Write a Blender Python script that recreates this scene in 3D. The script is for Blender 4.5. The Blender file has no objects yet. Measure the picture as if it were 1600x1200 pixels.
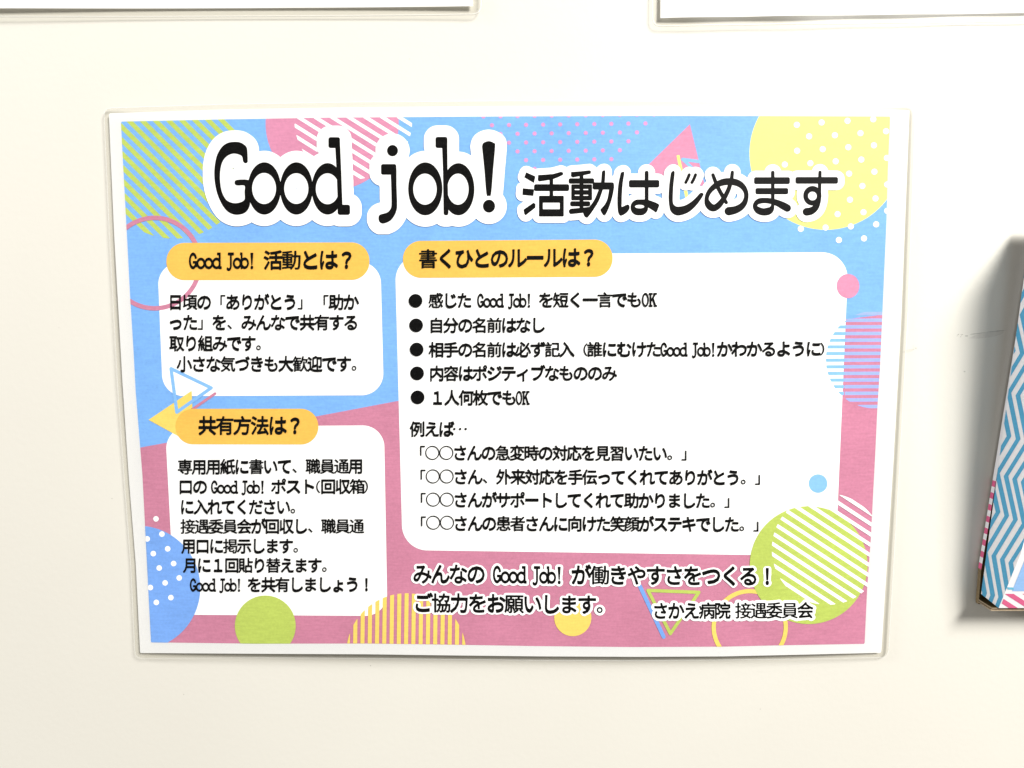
import bpy, math, random
import numpy as np
from mathutils import Matrix, Vector

random.seed(4)
rng = np.random.default_rng(4)
scene = bpy.context.scene
C = scene.collection

# ------------------------------------------------------------------ camera
FPX = 1180.0                                   # focal length in pixels of the 1600 px wide photo
CAM = np.array([0.0029, -0.2894, 0.0346])
PITCH, YAW, ROLL = -0.1075, 0.0056, -0.0027


def cam_axes():
    a, b, c = PITCH, YAW, ROLL
    ca, sa, cb, sb, cc, sc = math.cos(a), math.sin(a), math.cos(b), math.sin(b), math.cos(c), math.sin(c)
    R = np.array([[1, 0, 0], [0, 0, 1], [0, 1, 0.]])
    Rx = np.array([[1, 0, 0], [0, ca, -sa], [0, sa, ca]])
    Rz = np.array([[cb, -sb, 0], [sb, cb, 0], [0, 0, 1]])
    r, u, f = R @ (Rz @ Rx).T
    return cc * r + sc * u, -sc * r + cc * u, f


RIGHT, UP, FWD = cam_axes()
cd = bpy.data.cameras.new('camera')
cam = bpy.data.objects.new('camera', cd)
C.objects.link(cam)
m = Matrix.Identity(4)
for k in range(3):
    m[k][0], m[k][1], m[k][2], m[k][3] = RIGHT[k], UP[k], -FWD[k], CAM[k]
cam.matrix_world = m
cd.sensor_fit = 'HORIZONTAL'
cd.sensor_width = 36.0
cd.lens = FPX / 1600 * 36.0
cd.clip_start = 0.01
cd.clip_end = 50
scene.camera = cam

# ------------------------------------------------------------------ light
world = bpy.data.worlds.new('World')
scene.world = world
world.use_nodes = True
bg = world.node_tree.nodes['Background']
bg.inputs[0].default_value = (1.0, 0.97, 0.90, 1)
bg.inputs[1].default_value = 0.21


def lamp(name, loc, power, sx, sy, col, target=(0.02, 0, 0)):
    ld = bpy.data.lights.new(name, 'AREA')
    ld.shape = 'RECTANGLE'
    ld.size, ld.size_y = sx, sy
    ld.energy = power
    ld.color = col
    o = bpy.data.objects.new(name, ld)
    C.objects.link(o)
    o.location = loc
    d = Vector(target) - Vector(loc)
    o.rotation_euler = d.to_track_quat('-Z', 'Y').to_euler()
    return o


lamp('ceiling_lamp_side', (1.02, -1.15, 1.12), 34, 0.50, 0.44, (1.0, 0.985, 0.95))
lamp('ceiling_lamp_front', (0.99, -1.44, 1.01), 27, 0.44, 0.36, (1.0, 0.985, 0.95))
lamp('ceiling_lamp_far', (-1.75, -0.62, 0.75), 17, 0.6, 0.5, (0.96, 0.97, 1.0))

scene.view_settings.view_transform = 'Standard'
scene.view_settings.look = 'None'
scene.view_settings.exposure = 0.23
scene.view_settings.gamma = 1.0
scene.view_settings.use_curve_mapping = False
scene.cycles.transparent_max_bounces = 16
scene.cycles.max_bounces = 8


# ------------------------------------------------------------------ helpers
def rays(px):
    px = np.asarray(px, float)
    return (px[:, 0:1] - 800) / FPX * RIGHT + (600 - px[:, 1:2]) / FPX * UP + FWD


def at_depth(px, depth):
    """points on the plane that stands `depth` metres in front of the wall"""
    d = rays(px)
    t = (-np.asarray(depth) - CAM[1]) / d[:, 1]
    return CAM + d * t[:, None]


def on_plane(px, p0, n):
    d = rays(px)
    t = ((p0 - CAM) @ n) / (d @ n)
    return CAM + d * t[:, None]


def bow(x, z):
    """how far the laminated sheet stands off the wall"""
    s = np.clip(x / 0.155, -1.1, 1.1)
    t = np.clip((z + 0.105) / 0.21, -0.1, 1.1)
    h = 0.0009 + np.clip(1 - s ** 2, 0, 1) * (0.0036 + 0.0028 * t)
    h += 0.0005 * np.sin(x * 31 + 1.0) * np.sin(z * 23 + .4) * np.clip(1 - s ** 2, 0, 1)
    h += 0.0003 * np.sin(z * 47 + 0.5) * np.clip(-s, 0, 1) ** 3
    return h


STEP = 1.5e-5


def on_sheet(px, lift):
    """layout coordinates of the print -> points on the bowed sheet"""
    d = rays(px)
    h = np.full(len(d), 0.004)
    for _ in range(6):
        t = (-(h + lift) - CAM[1]) / d[:, 1]
        P = CAM + d * t[:, None]
        h = bow(P[:, 0], P[:, 2])
    t = (-(h + lift) - CAM[1]) / d[:, 1]
    return CAM + d * t[:, None]


def link_mesh(name, verts, loops, starts, totals, mats, mat_idx=None, parent=None, smooth=False):
    me = bpy.data.meshes.new(name)
    me.vertices.add(len(verts))
    me.vertices.foreach_set('co', np.asarray(verts, np.float32).ravel())
    me.loops.add(len(loops))
    me.loops.foreach_set('vertex_index', np.asarray(loops, np.int32))
    me.polygons.add(len(starts))
    me.polygons.foreach_set('loop_start', np.asarray(starts, np.int32))
    me.polygons.foreach_set('loop_total', np.asarray(totals, np.int32))
    me.polygons.foreach_set('use_smooth', np.full(len(starts), bool(smooth)))
    if not isinstance(mats, (list, tuple)):
        mats = [mats]
    for mt in mats:
        me.materials.append(mt)
    if mat_idx is not None:
        me.polygons.foreach_set('material_index', np.asarray(mat_idx, np.int32))
    me.update(calc_edges=True)
    me.validate()
    o = bpy.data.objects.new(name, me)
    C.objects.link(o)
    if parent is not None:
        o.parent = parent
        o.matrix_parent_inverse = Matrix.Translation(-world_loc(parent))
    return o


def world_loc(o):
    v = Vector(o.location)
    return v if o.parent is None else v + world_loc(o.parent) * 0


def poly_mesh(name, verts, faces, mats, mat_idx=None, parent=None, smooth=False):
    loops, starts, tot = [], [], []
    for f in faces:
        starts.append(len(loops))
        tot.append(len(f))
        loops += list(f)
    return link_mesh(name, verts, loops, starts, tot, mats, mat_idx, parent, smooth)


def thing(name, label, cat, loc=(0, 0, 0), group=None):
    o = bpy.data.objects.new(name, None)
    o.empty_display_size = 0.02
    o.location = loc
    C.objects.link(o)
    o['label'] = label
    o['category'] = cat
    if group:
        o['group'] = group
    return o


# ---- contouring of a signed field (negative = inside) into faces
def contour(F, block=6):
    H, W = F.shape
    ins = F < 0
    tl, tr, br, bl = ins[:-1, :-1], ins[:-1, 1:], ins[1:, 1:], ins[1:, :-1]
    code = tl * 1 + tr * 2 + br * 4 + bl * 8
    N = H * W
    M = H * (W - 1)
    r, c = np.mgrid[0:H - 1, 0:W - 1]
    nid = lambda rr, cc: rr * W + cc
    hid = lambda rr, cc: N + rr * (W - 1) + cc
    vid = lambda rr, cc: N + M + rr * W + cc
    groups = []
    full = code == 15
    if block > 1:
        hb, wb = (H - 1) // block, (W - 1) // block
        if hb and wb:
            fb = full[:hb * block, :wb * block].reshape(hb, block, wb, block).all(axis=(1, 3))
            rb, cb = np.nonzero(fb)
            rb, cb = rb * block, cb * block
            groups.append(np.stack([nid(rb, cb), nid(rb + block, cb), nid(rb + block, cb + block), nid(rb, cb + block)], 1))
            big = np.zeros_like(full)
            big[:hb * block, :wb * block] = np.repeat(np.repeat(fb, block, 0), block, 1)
            full = full & ~big
    rr, cc = np.nonzero(full)
    groups.append(np.stack([nid(rr, cc), nid(rr + 1, cc), nid(rr + 1, cc + 1), nid(rr, cc + 1)], 1))
    for k in range(1, 15):
        rr, cc = np.nonzero(code == k)
        if not len(rr):
            continue
        b = [bool(k & 1), bool(k & 2), bool(k & 4), bool(k & 8)]
        seq = []
        if b[0]: seq.append(nid(rr, cc))
        if b[0] != b[1]: seq.append(hid(rr, cc))
        if b[1]: seq.append(nid(rr, cc + 1))
        if b[1] != b[2]: seq.append(vid(rr, cc + 1))
        if b[2]: seq.append(nid(rr + 1, cc + 1))
        if b[2] != b[3]: seq.append(hid(rr + 1, cc))
        if b[3]: seq.append(nid(rr + 1, cc))
        if b[3] != b[0]: seq.append(vid(rr, cc))
        groups.append(np.stack(seq[::-1], 1))
    groups = [g for g in groups if len(g)]
    if not groups:
        return None
    loops = np.concatenate([g.ravel() for g in groups])
    totals = np.concatenate([np.full(len(g), g.shape[1]) for g in groups])
    used, loops = np.unique(loops, return_inverse=True)
    pos = np.zeros((len(used), 2))
    a = used < N
    pos[a, 0], pos[a, 1] = used[a] % W, used[a] // W
    a = (used >= N) & (used < N + M)
    u = used[a] - N
    rr, cc = u // (W - 1), u % (W - 1)
    f0, f1 = F[rr, cc], F[rr, cc + 1]
    pos[a, 0], pos[a, 1] = cc + f0 / (f0 - f1), rr
    a = used >= N + M
    u = used[a] - N - M
    rr, cc = u // W, u % W
    f0, f1 = F[rr, cc], F[rr + 1, cc]
    pos[a, 0], pos[a, 1] = cc, rr + f0 / (f0 - f1)
    return pos, loops, totals


class Faces:
    """collects contoured shapes in layout coordinates, each with its own layer and material slot"""
    def __init__(s):
        s.v, s.l, s.t, s.m, s.n = [], [], [], [], 0

    def add3(s, P, loops, totals, mi=0):
        s.v.append(P)
        s.l.append(loops + s.n)
        s.t.append(totals)
        s.m.append(np.full(len(totals), mi))
        s.n += len(P)

    def field(s, F, x0, y0, step, layer, mi=0, block=6):
        r = contour(F, block)
        if r is None:
            return
        pos, loops, totals = r
        s.add3(on_sheet(pos * step + [x0, y0], layer * STEP), loops, totals, mi)

    def build(s, name, mats, parent, smooth=False):
        t = np.concatenate(s.t)
        st = np.concatenate([[0], np.cumsum(t)[:-1]])
        return link_mesh(name, np.concatenate(s.v), np.concatenate(s.l), st, t, mats, np.concatenate(s.m), parent, smooth)


def grid(x0, y0, x1, y1, step):
    nx, ny = int(math.ceil((x1 - x0) / step)) + 1, int(math.ceil((y1 - y0) / step)) + 1
    X, Y = np.meshgrid(x0 + np.arange(nx) * step, y0 + np.arange(ny) * step)
    return X, Y


def seg_dist(X, Y, ax, ay, bx, by):
    dx, dy = bx - ax, by - ay
    L = dx * dx + dy * dy + 1e-12
    t = np.clip(((X - ax) * dx + (Y - ay) * dy) / L, 0, 1)
    return np.hypot(X - ax - t * dx, Y - ay - t * dy), t


def poly_sdf(X, Y, P):
    D = np.full(X.shape, 1e9)
    ins = np.zeros(X.shape, bool)
    n = len(P)
    for i in range(n):
        (ax, ay), (bx, by) = P[i], P[(i + 1) % n]
        D = np.minimum(D, seg_dist(X, Y, ax, ay, bx, by)[0])
        if ay != by:
            cond = ((ay > Y) != (by > Y)) & (X < (bx - ax) * (Y - ay) / (by - ay) + ax)
            ins ^= cond
    return np.where(ins, -D, D)


def circ(X, Y, cx, cy, r):
    return np.hypot(X - cx, Y - cy) - r


def ell(X, Y, cx, cy, rx, ry):
    k = np.hypot((X - cx) / rx, (Y - cy) / ry)
    g = np.hypot((X - cx) / rx ** 2, (Y - cy) / ry ** 2) + 1e-9
    return k * (k - 1) / g


def rect(X, Y, x0, y0, x1, y1, r=0.0):
    qx = np.abs(X - (x0 + x1) / 2) - (x1 - x0) / 2 + r
    qy = np.abs(Y - (y0 + y1) / 2) - (y1 - y0) / 2 + r
    return np.hypot(np.maximum(qx, 0), np.maximum(qy, 0)) + np.minimum(np.maximum(qx, qy), 0) - r


def round_poly(X, Y, P, r):
    """polygon with corners rounded to radius r (polygon pulled in by r, then grown)"""
    P = np.asarray(P, float)
    c = P.mean(0)
    n = len(P)
    Q = []
    for i in range(n):
        a, b, d = P[i - 1], P[i], P[(i + 1) % n]
        e1 = (b - a) / np.linalg.norm(b - a)
        e2 = (d - b) / np.linalg.norm(d - b)
        n1 = np.array([-e1[1], e1[0]])
        n2 = np.array([-e2[1], e2[0]])
        if n1 @ (c - b) < 0: n1 = -n1
        if n2 @ (c - b) < 0: n2 = -n2
        A = np.array([n1, n2])
        Q.append(np.linalg.solve(A, [n1 @ b + r, n2 @ b + r]))
    return poly_sdf(X, Y, Q) - r


def spline(pts, n=6):
    P = np.asarray(pts, float)
    out = []
    for i in range(len(P) - 1):
        p0, p1, p2, p3 = P[max(i - 1, 0)], P[i], P[i + 1], P[min(i + 2, len(P) - 1)]
        for k in range(n):
            t = k / n
            out.append(0.5 * ((2 * p1) + (-p0 + p2) * t + (2 * p0 - 5 * p1 + 4 * p2 - p3) * t * t + (-p0 + 3 * p1 - 3 * p2 + p3) * t ** 3))
    out.append(P[-1])
    return np.array(out)


def stroke(X, Y, pts):
    S = spline(pts)
    D = np.full(X.shape, 1e9)
    for a, b in zip(S[:-1], S[1:]):
        d, t = seg_dist(X, Y, a[0], a[1], b[0], b[1])
        D = np.minimum(D, d - (a[2] + (b[2] - a[2]) * t))
    return D


def grow(F, R, step):
    """distance to the inside of F, within R"""
    n = int(R / step) + 2
    base = np.where(F < 0, 0.0, np.where(F < step, np.maximum(F, 0), 1e3))
    d1 = base.copy()
    H, W = F.shape
    for k in range(1, n + 1):
        d1[k:] = np.minimum(d1[k:], base[:-k] + k * step)
        d1[:-k] = np.minimum(d1[:-k], base[k:] + k * step)
    d2 = d1 ** 2
    out = d2.copy()
    for k in range(1, n + 1):
        out[:, k:] = np.minimum(out[:, k:], d2[:, :-k] + (k * step) ** 2)
        out[:, :-k] = np.minimum(out[:, :-k], d2[:, k:] + (k * step) ** 2)
    out = np.sqrt(out)
    o = out.copy()
    o[1:-1, 1:-1] = (out[:-2, 1:-1] + out[2:, 1:-1] + out[1:-1, :-2] + out[1:-1, 2:] + 2 * out[1:-1, 1:-1]) / 6
    return o - R


# ------------------------------------------------------------------ materials
def ink(name, col, var=0.06, rough=0.6, spec=0.05):
    mt = bpy.data.materials.new(name)
    mt.use_nodes = True
    nt = mt.node_tree
    b = nt.nodes['Principled BSDF']
    b.inputs['Roughness'].default_value = rough
    b.inputs['Specular IOR Level'].default_value = spec
    tc = nt.nodes.new('ShaderNodeTexCoord')
    # fine speckle of the printer, weak horizontal banding, slow blotches
    n1 = nt.nodes.new('ShaderNodeTexNoise')
    n1.inputs['Scale'].default_value = 1000
    n1.inputs['Detail'].default_value = 2
    mp = nt.nodes.new('ShaderNodeMapping')
    mp.inputs['Scale'].default_value = (220, 220, 1500)
    n2 = nt.nodes.new('ShaderNodeTexNoise')
    n2.inputs['Scale'].default_value = 1
    n2.inputs['Detail'].default_value = 2
    n3 = nt.nodes.new('ShaderNodeTexNoise')
    n3.inputs['Scale'].default_value = 45
    n3.inputs['Detail'].default_value = 3
    nt.links.new(tc.outputs['Object'], n1.inputs['Vector'])
    nt.links.new(tc.outputs['Object'], mp.inputs['Vector'])
    nt.links.new(mp.outputs['Vector'], n2.inputs['Vector'])
    nt.links.new(tc.outputs['Object'], n3.inputs['Vector'])
    a1 = nt.nodes.new('ShaderNodeMath'); a1.operation = 'ADD'
    a2 = nt.nodes.new('ShaderNodeMath'); a2.operation = 'ADD'
    nt.links.new(n1.outputs['Fac'], a1.inputs[0])
    nt.links.new(n2.outputs['Fac'], a1.inputs[1])
    nt.links.new(a1.outputs[0], a2.inputs[0])
    nt.links.new(n3.outputs['Fac'], a2.inputs[1])
    mr = nt.nodes.new('ShaderNodeMapRange')
    mr.inputs['From Min'].default_value = 1.15
    mr.inputs['From Max'].default_value = 1.85
    mr.clamp = False
    mr.inputs['To Min'].default_value = 1 - var
    mr.inputs['To Max'].default_value = 1 + var
    nt.links.new(a2.outputs[0], mr.inputs['Value'])
    vm = nt.nodes.new('ShaderNodeVectorMath'); vm.operation = 'SCALE'
    vm.inputs[0].default_value = col
    nt.links.new(mr.outputs['Result'], vm.inputs['Scale'])
    nt.links.new(vm.outputs['Vector'], b.inputs['Base Color'])
    return mt


def translucent(mt, fac):
    nt = mt.node_tree
    b = nt.nodes['Principled BSDF']
    out = nt.nodes['Material Output']
    tl = nt.nodes.new('ShaderNodeBsdfTranslucent')
    tl.inputs[0].default_value = (0.92, 0.91, 0.88, 1)
    mx = nt.nodes.new('ShaderNodeMixShader')
    mx.inputs[0].default_value = fac
    nt.links.new(b.outputs[0], mx.inputs[1])
    nt.links.new(tl.outputs[0], mx.inputs[2])
    nt.links.new(mx.outputs[0], out.inputs['Surface'])
    return mt


M_SHEET = translucent(ink('thin_paper_white', (0.97, 0.97, 0.97), 0.006), 0.32)
M_WHITE = ink('paper_white', (0.92, 0.92, 0.92), 0.006)
M_BLUE = ink('ink_blue', (0.19, 0.405, 0.80), 0.085)
M_BLUE2 = ink('ink_sky', (0.225, 0.46, 0.82), 0.07)
M_BLUE3 = ink('ink_deep_blue', (0.18, 0.36, 0.78), 0.08)
M_LILAC = ink('ink_periwinkle', (0.31, 0.40, 0.82), 0.06)
M_PINK = ink('ink_pink', (0.535, 0.205, 0.305), 0.085)
M_PINK2 = ink('ink_light_pink', (0.61, 0.245, 0.375), 0.08)
M_MAUVE = ink('ink_mauve', (0.62, 0.28, 0.50), 0.08)
M_ORANGE = ink('ink_orange', (0.80, 0.465, 0.09), 0.06)
M_GOLD = ink('ink_gold', (0.80, 0.60, 0.14), 0.06)
M_LEMON = ink('ink_lemon', (0.80, 0.79, 0.22), 0.04)
M_GREEN = ink('ink_lime', (0.45, 0.55, 0.115), 0.08)
M_BLACK = ink('ink_black', (0.003, 0.003, 0.003), 0.5, 0.6, 0.0)
M_BLACKB = ink('ink_title_black', (0.0035, 0.0033, 0.0033), 0.6, 0.6, 0.0)


def wall_material():
    mt = bpy.data.materials.new('cream_painted_panel')
    mt.use_nodes = True
    nt = mt.node_tree
    b = nt.nodes['Principled BSDF']
    b.inputs['Roughness'].default_value = 0.42
    b.inputs['Specular IOR Level'].default_value = 0.35
    tc = nt.nodes.new('ShaderNodeTexCoord')
    n = nt.nodes.new('ShaderNodeTexNoise')
    n.inputs['Scale'].default_value = 9
    n.inputs['Detail'].default_value = 4
    nt.links.new(tc.outputs['Object'], n.inputs['Vector'])
    r = nt.nodes.new('ShaderNodeValToRGB')
    r.color_ramp.elements[0].position = 0.3
    r.color_ramp.elements[0].color = (0.645, 0.620, 0.558, 1)
    r.color_ramp.elements[1].position = 0.7
    r.color_ramp.elements[1].color = (0.666, 0.643, 0.580, 1)
    nt.links.new(n.outputs['Fac'], r.inputs['Fac'])
    nt.links.new(r.outputs['Color'], b.inputs['Base Color'])
    n2 = nt.nodes.new('ShaderNodeTexNoise')
    n2.inputs['Scale'].default_value = 420
    n2.inputs['Detail'].default_value = 3
    nt.links.new(tc.outputs['Object'], n2.inputs['Vector'])
    bp = nt.nodes.new('ShaderNodeBump')
    bp.inputs['Strength'].default_value = 0.11
    bp.inputs['Distance'].default_value = 0.0004
    nt.links.new(n2.outputs['Fac'], bp.inputs['Height'])
    nt.links.new(bp.outputs['Normal'], b.inputs['Normal'])
    return mt


def film_material(name='clear_laminate', tint=(0.985, 0.985, 0.98)):
    mt = bpy.data.materials.new(name)
    mt.use_nodes = True
    nt = mt.node_tree
    nt.nodes.remove(nt.nodes['Principled BSDF'])
    out = nt.nodes['Material Output']
    tr = nt.nodes.new('ShaderNodeBsdfTransparent')
    tr.inputs[0].default_value = (*tint, 1)
    gl = nt.nodes.new('ShaderNodeBsdfGlossy')
    gl.inputs['Roughness'].default_value = 0.32
    lw = nt.nodes.new('ShaderNodeLayerWeight')
    lw.inputs['Blend'].default_value = 0.5
    pw = nt.nodes.new('ShaderNodeMath'); pw.operation = 'POWER'
    pw.inputs[1].default_value = 4.0
    nt.links.new(lw.outputs['Facing'], pw.inputs[0])
    fr = nt.nodes.new('ShaderNodeMath'); fr.operation = 'MULTIPLY_ADD'
    fr.inputs[1].default_value = 0.8
    fr.inputs[2].default_value = 0.020
    nt.links.new(pw.outputs[0], fr.inputs[0])
    tc = nt.nodes.new('ShaderNodeTexCoord')
    n2 = nt.nodes.new('ShaderNodeTexNoise')
    n2.inputs['Scale'].default_value = 60
    bp = nt.nodes.new('ShaderNodeBump')
    bp.inputs['Strength'].default_value = 0.05
    bp.inputs['Distance'].default_value = 0.0006
    nt.links.new(tc.outputs['Object'], n2.inputs['Vector'])
    nt.links.new(n2.outputs['Fac'], bp.inputs['Height'])
    nt.links.new(bp.outputs['Normal'], gl.inputs['Normal'])
    mx = nt.nodes.new('ShaderNodeMixShader')
    nt.links.new(fr.outputs[0], mx.inputs[0])
    nt.links.new(tr.outputs[0], mx.inputs[1])
    nt.links.new(gl.outputs[0], mx.inputs[2])
    nt.links.new(mx.outputs[0], out.inputs['Surface'])
    return mt


def rim_material():
    mt = bpy.data.materials.new('laminate_cut_edge')
    mt.use_nodes = True
    nt = mt.node_tree
    b = nt.nodes['Principled BSDF']
    b.inputs['Base Color'].default_value = (0.88, 0.87, 0.84, 1)
    b.inputs['Roughness'].default_value = 0.3
    out = nt.nodes['Material Output']
    tr = nt.nodes.new('ShaderNodeBsdfTransparent')
    tr.inputs[0].default_value = (0.96, 0.96, 0.95, 1)
    mx = nt.nodes.new('ShaderNodeMixShader')
    mx.inputs[0].default_value = 0.4
    nt.links.new(tr.outputs[0], mx.inputs[1])
    nt.links.new(b.outputs[0], mx.inputs[2])
    nt.links.new(mx.outputs[0], out.inputs['Surface'])
    return mt


M_WALL = wall_material()
M_FILM = film_material()
M_FILMB = film_material('laminate_back_skin', (0.93, 0.925, 0.905))
M_RIM = rim_material()

# ------------------------------------------------------------------ the wall
nx = 12
V = [(-3, 0, -2), (3, 0, -2), (3, 0, 2), (-3, 0, 2), (-3, .05, -2), (3, .05, -2), (3, .05, 2), (-3, .05, 2)]
wall = poly_mesh('wall', V, [(0, 1, 2, 3), (5, 4, 7, 6), (4, 0, 3, 7), (1, 5, 6, 2), (3, 2, 6, 7), (4, 5, 1, 0)], M_WALL)
wall['kind'] = 'structure'
wall['label'] = 'cream painted wall panel with faint scuffs'
wall['category'] = 'wall'

M_SCUFF = ink('scuff_grey', (0.30, 0.28, 0.25), 0.3, 0.7)
M_SCUFF2 = ink('scuff_faint', (0.47, 0.45, 0.405), 0.1, 0.6)
M_SCUFF3 = ink('scuff_very_faint', (0.605, 0.58, 0.525), 0.05, 0.6)


def scuff(specs, faint):
    V, F = [], []
    for k, (x, y, w, h, a) in enumerate(specs):
        n = 9
        pts = []
        for q in range(n):
            th = 2 * math.pi * q / n
            rr = random.uniform(0.7, 1.15)
            dx, dy = w / 2 * rr * math.cos(th), h / 2 * rr * math.sin(th)
            pts.append((x + dx * math.cos(a) - dy * math.sin(a), y + dx * math.sin(a) + dy * math.cos(a)))
        P = at_depth(pts, 2e-5 + 1e-5 * (k % 3))
        F.append(list(range(len(V) + n - 1, len(V) - 1, -1)))
        V += [tuple(p) for p in P]
    return poly_mesh('scuff_mark', V, F, faint, None, wall)


sp = []
for _ in range(9):
    sp.append((random.uniform(1490, 1513), random.gauss(524, 1.1), random.uniform(1.0, 3), random.uniform(.6, 1.1), random.uniform(-.8, .6)))
scuff(sp, M_SCUFF)
scuff([(1528, 521, 34, 1.6, -.14), (1556, 517.5, 30, 1.6, -.1)], M_SCUFF2)
scuff([(1545, 523, 62, 8, -.13)], M_SCUFF3)
scuff([(1507, 580.5, 3.2, 2.4, .3)], M_SCUFF2)
for q_ in ((175, 779, 2.2, 1.6, .3), (287, 1085, 1.6, 1.8, 0), (579, 1040, 2, 2, 0), (92, 512, 1.6, 1.2, .4), (1188, 1108, 1.5, 1.8, .8), (640, 92, 1.7, 1.3, 0)):
    scuff([q_], M_SCUFF2)
sp = []
for _ in range(8):
    sp.append((random.uniform(1420, 1433), random.gauss(544, 2.2), random.uniform(1.0, 2.2), random.uniform(.6, 1), random.uniform(-.8, .3)))
scuff(sp, M_SCUFF2)
scuff([(1421, 547.5, 22, 5, -.25)], M_SCUFF3)

# ------------------------------------------------------------------ the poster
poster = thing('laminated_poster', 'laminated printed notice with blue and pink patterned print and a big black title', 'poster')

PRINT = [(189, 190), (350, 186.5), (500, 184), (650, 182.8), (800, 181.8), (1000, 181), (1200, 181.3), (1391, 182),
         (1387.5, 262), (1385, 350), (1378.7, 492), (1375, 575), (1371, 637), (1367.5, 712), (1360.5, 845), (1355, 920), (1351, 1006),
         (1210, 1008.5), (1130, 1010.4), (987, 1011), (837, 1009.5), (675, 1006.8), (575, 1005.5), (400, 1005.7), (236, 1003.7),
         (230, 887), (222.5, 742), (212, 612), (208.7, 550), (203.7, 470), (198, 362), (190, 212)]
PAPER = [(170, 177), (350, 171), (550, 167.5), (800, 165.5), (1100, 166), (1300, 169), (1421, 172),
         (1408, 500), (1396, 720), (1377, 1020), (1250, 1023), (1130, 1025.6), (1000, 1026.3), (850, 1025.6), (700, 1024), (575, 1022.3),
         (400, 1021.5), (219, 1020.3), (212, 880), (201.5, 750), (191.5, 600), (178.5, 370)]
FILM = [(162, 169), (350, 163), (550, 159.5), (800, 157.5), (1100, 158), (1300, 161), (1431, 163),
        (1418, 500), (1406, 720), (1388, 1027.5), (1350, 1028), (1250, 1029.8), (1130, 1031.4), (1000, 1032.4), (850, 1032), (700, 1030.5), (575, 1029),
        (400, 1028), (211, 1029), (204, 880), (194, 750), (183.5, 600), (171, 370)]

pf = Faces()
X, Y = grid(160, 155, 1435, 1040, 3)
pf.field(poly_sdf(X, Y, PAPER), 160, 155, 3, 0)
paper = pf.build('paper', M_SHEET, poster, True)

X0, Y0 = 180, 172
PX, PY = grid(X0, Y0, 1402, 1020, 2)
PR = poly_sdf(PX, PY, PRINT)


def shape(name, mat, layer, fn, box=None, step=1.0, parent=poster, clip=True):
    x0, y0, x1, y1 = box
    X, Y = grid(x0, y0, x1, y1, step)
    F = fn(X, Y)
    if clip:
        F = np.maximum(F, poly_sdf(X, Y, PRINT))
    f = Faces()
    f.field(F, x0, y0, step, layer, 0, 6)
    return f.build(name, mat, parent)


bgf = Faces()
bgf.field(PR, X0, Y0, 2, 2)
printed = bgf.build('printed_background', M_BLUE, poster, True)
PINKLINE = [(180, 704), (218, 699.5), (259, 692), (400, 668), (497.5, 650), (624, 626), (800, 590), (1000, 545), (1200, 512), (1322, 499), (1344, 496), (1380, 491.5), (1410, 490), (1410, 1030), (180, 1030)]
f = Faces()
f.field(np.maximum(PR, poly_sdf(PX, PY, PINKLINE)), X0, Y0, 2, 3)
f.build('pink_wave', M_PINK, printed, True)


def bands(X, Y, a, b, c0, period, width, ks):
    """union of the stripes a*x+b*y = c0+k*period"""
    n = math.hypot(a, b)
    D = np.full(X.shape, 1e9)
    for k in ks:
        D = np.minimum(D, np.abs((a * X + b * Y - c0 - k * period) / n) - width / 2)
    return D


# decorative shapes of the print
shape('striped_circle', M_GREEN, 4, lambda X, Y: np.maximum(circ(X, Y, 272, 260, 113), bands(X, Y, -1.0, 1, -13, 20.8, 7.4, range(-12, 14))), (180, 172, 392, 380))
pc = shape('printed_circle', M_PINK2, 4, lambda X, Y: circ(X, Y, 519, 193, 104), (410, 172, 630, 304), 2)
shape('stripe_patch', M_WHITE, 5, lambda X, Y: np.maximum(circ(X, Y, 552, 188, 92), bands(X, Y, -0.625, 1, 194 - .625 * 457.5, 16.4, 5.4, range(-14, 8))), (455, 172, 650, 285))


def pink_dots(X, Y):
    D = np.full(X.shape, 1e9)
    lim = [(750, 1023), (765, 1012), (778, 997), (794, 984), (806, 970), (820, 956), (834, 840)]
    for r in range(7):
        y = 181.5 + 13.8 * r
        for k in range(-6, 12):
            x = 822 + 26.65 * k + (13.3 if r % 2 == 0 else 0)
            if lim[r][0] <= x <= lim[r][1]:
                D = np.minimum(D, circ(X, Y, x, y - (x - 800) * .012, 3.3))
    return D


shape('dot_pattern', M_MAUVE, 4, pink_dots, (745, 172, 1030, 272), .7)
shape('printed_triangle', M_PINK2, 4, lambda X, Y: poly_sdf(X, Y, [(1078, 194), (1101.5, 291), (994, 276)]), (985, 188, 1110, 300))
shape('line_accent', M_LEMON, 5, lambda X, Y: poly_sdf(X, Y, [(1057, 243), (1061.5, 242), (1076, 308), (1071, 310)]), (1050, 238, 1082, 314), .7)
shape('line_accent', M_BLUE2, 6, lambda X, Y: np.minimum(seg_dist(X, Y, 1067, 249, 1093, 252.5)[0] - 2.6, seg_dist(X, Y, 1067, 249, 1081, 262)[0] - 2.4), (1058, 240, 1104, 272), .7)
shape('printed_circle', M_LEMON, 4, lambda X, Y: circ(X, Y, 1290.5, 239.5, 119.5), (1164, 172, 1400, 366), 2)
WD = [(580, 180), (735, 165), (897, 155), (1058, 145), (657, 252), (818, 245), (978, 232), (1138, 220), (582, 342), (742, 332), (902, 320), (1062, 308), (505, 428), (665, 420), (823, 408), (983, 397), (1143, 387), (907, 485), (1065, 473), (990, 562), (1145, 553), (912, 648), (1072, 640), (835, 738), (997, 726), (1145, 718), (605, 830), (760, 822), (918, 815), (1076, 802), (843, 900), (1000, 890)]


def union_circles(X, Y, pts, r):
    D = np.full(X.shape, 1e9)
    for x, y in pts:
        D = np.minimum(D, circ(X, Y, x, y, r))
    return D


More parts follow.
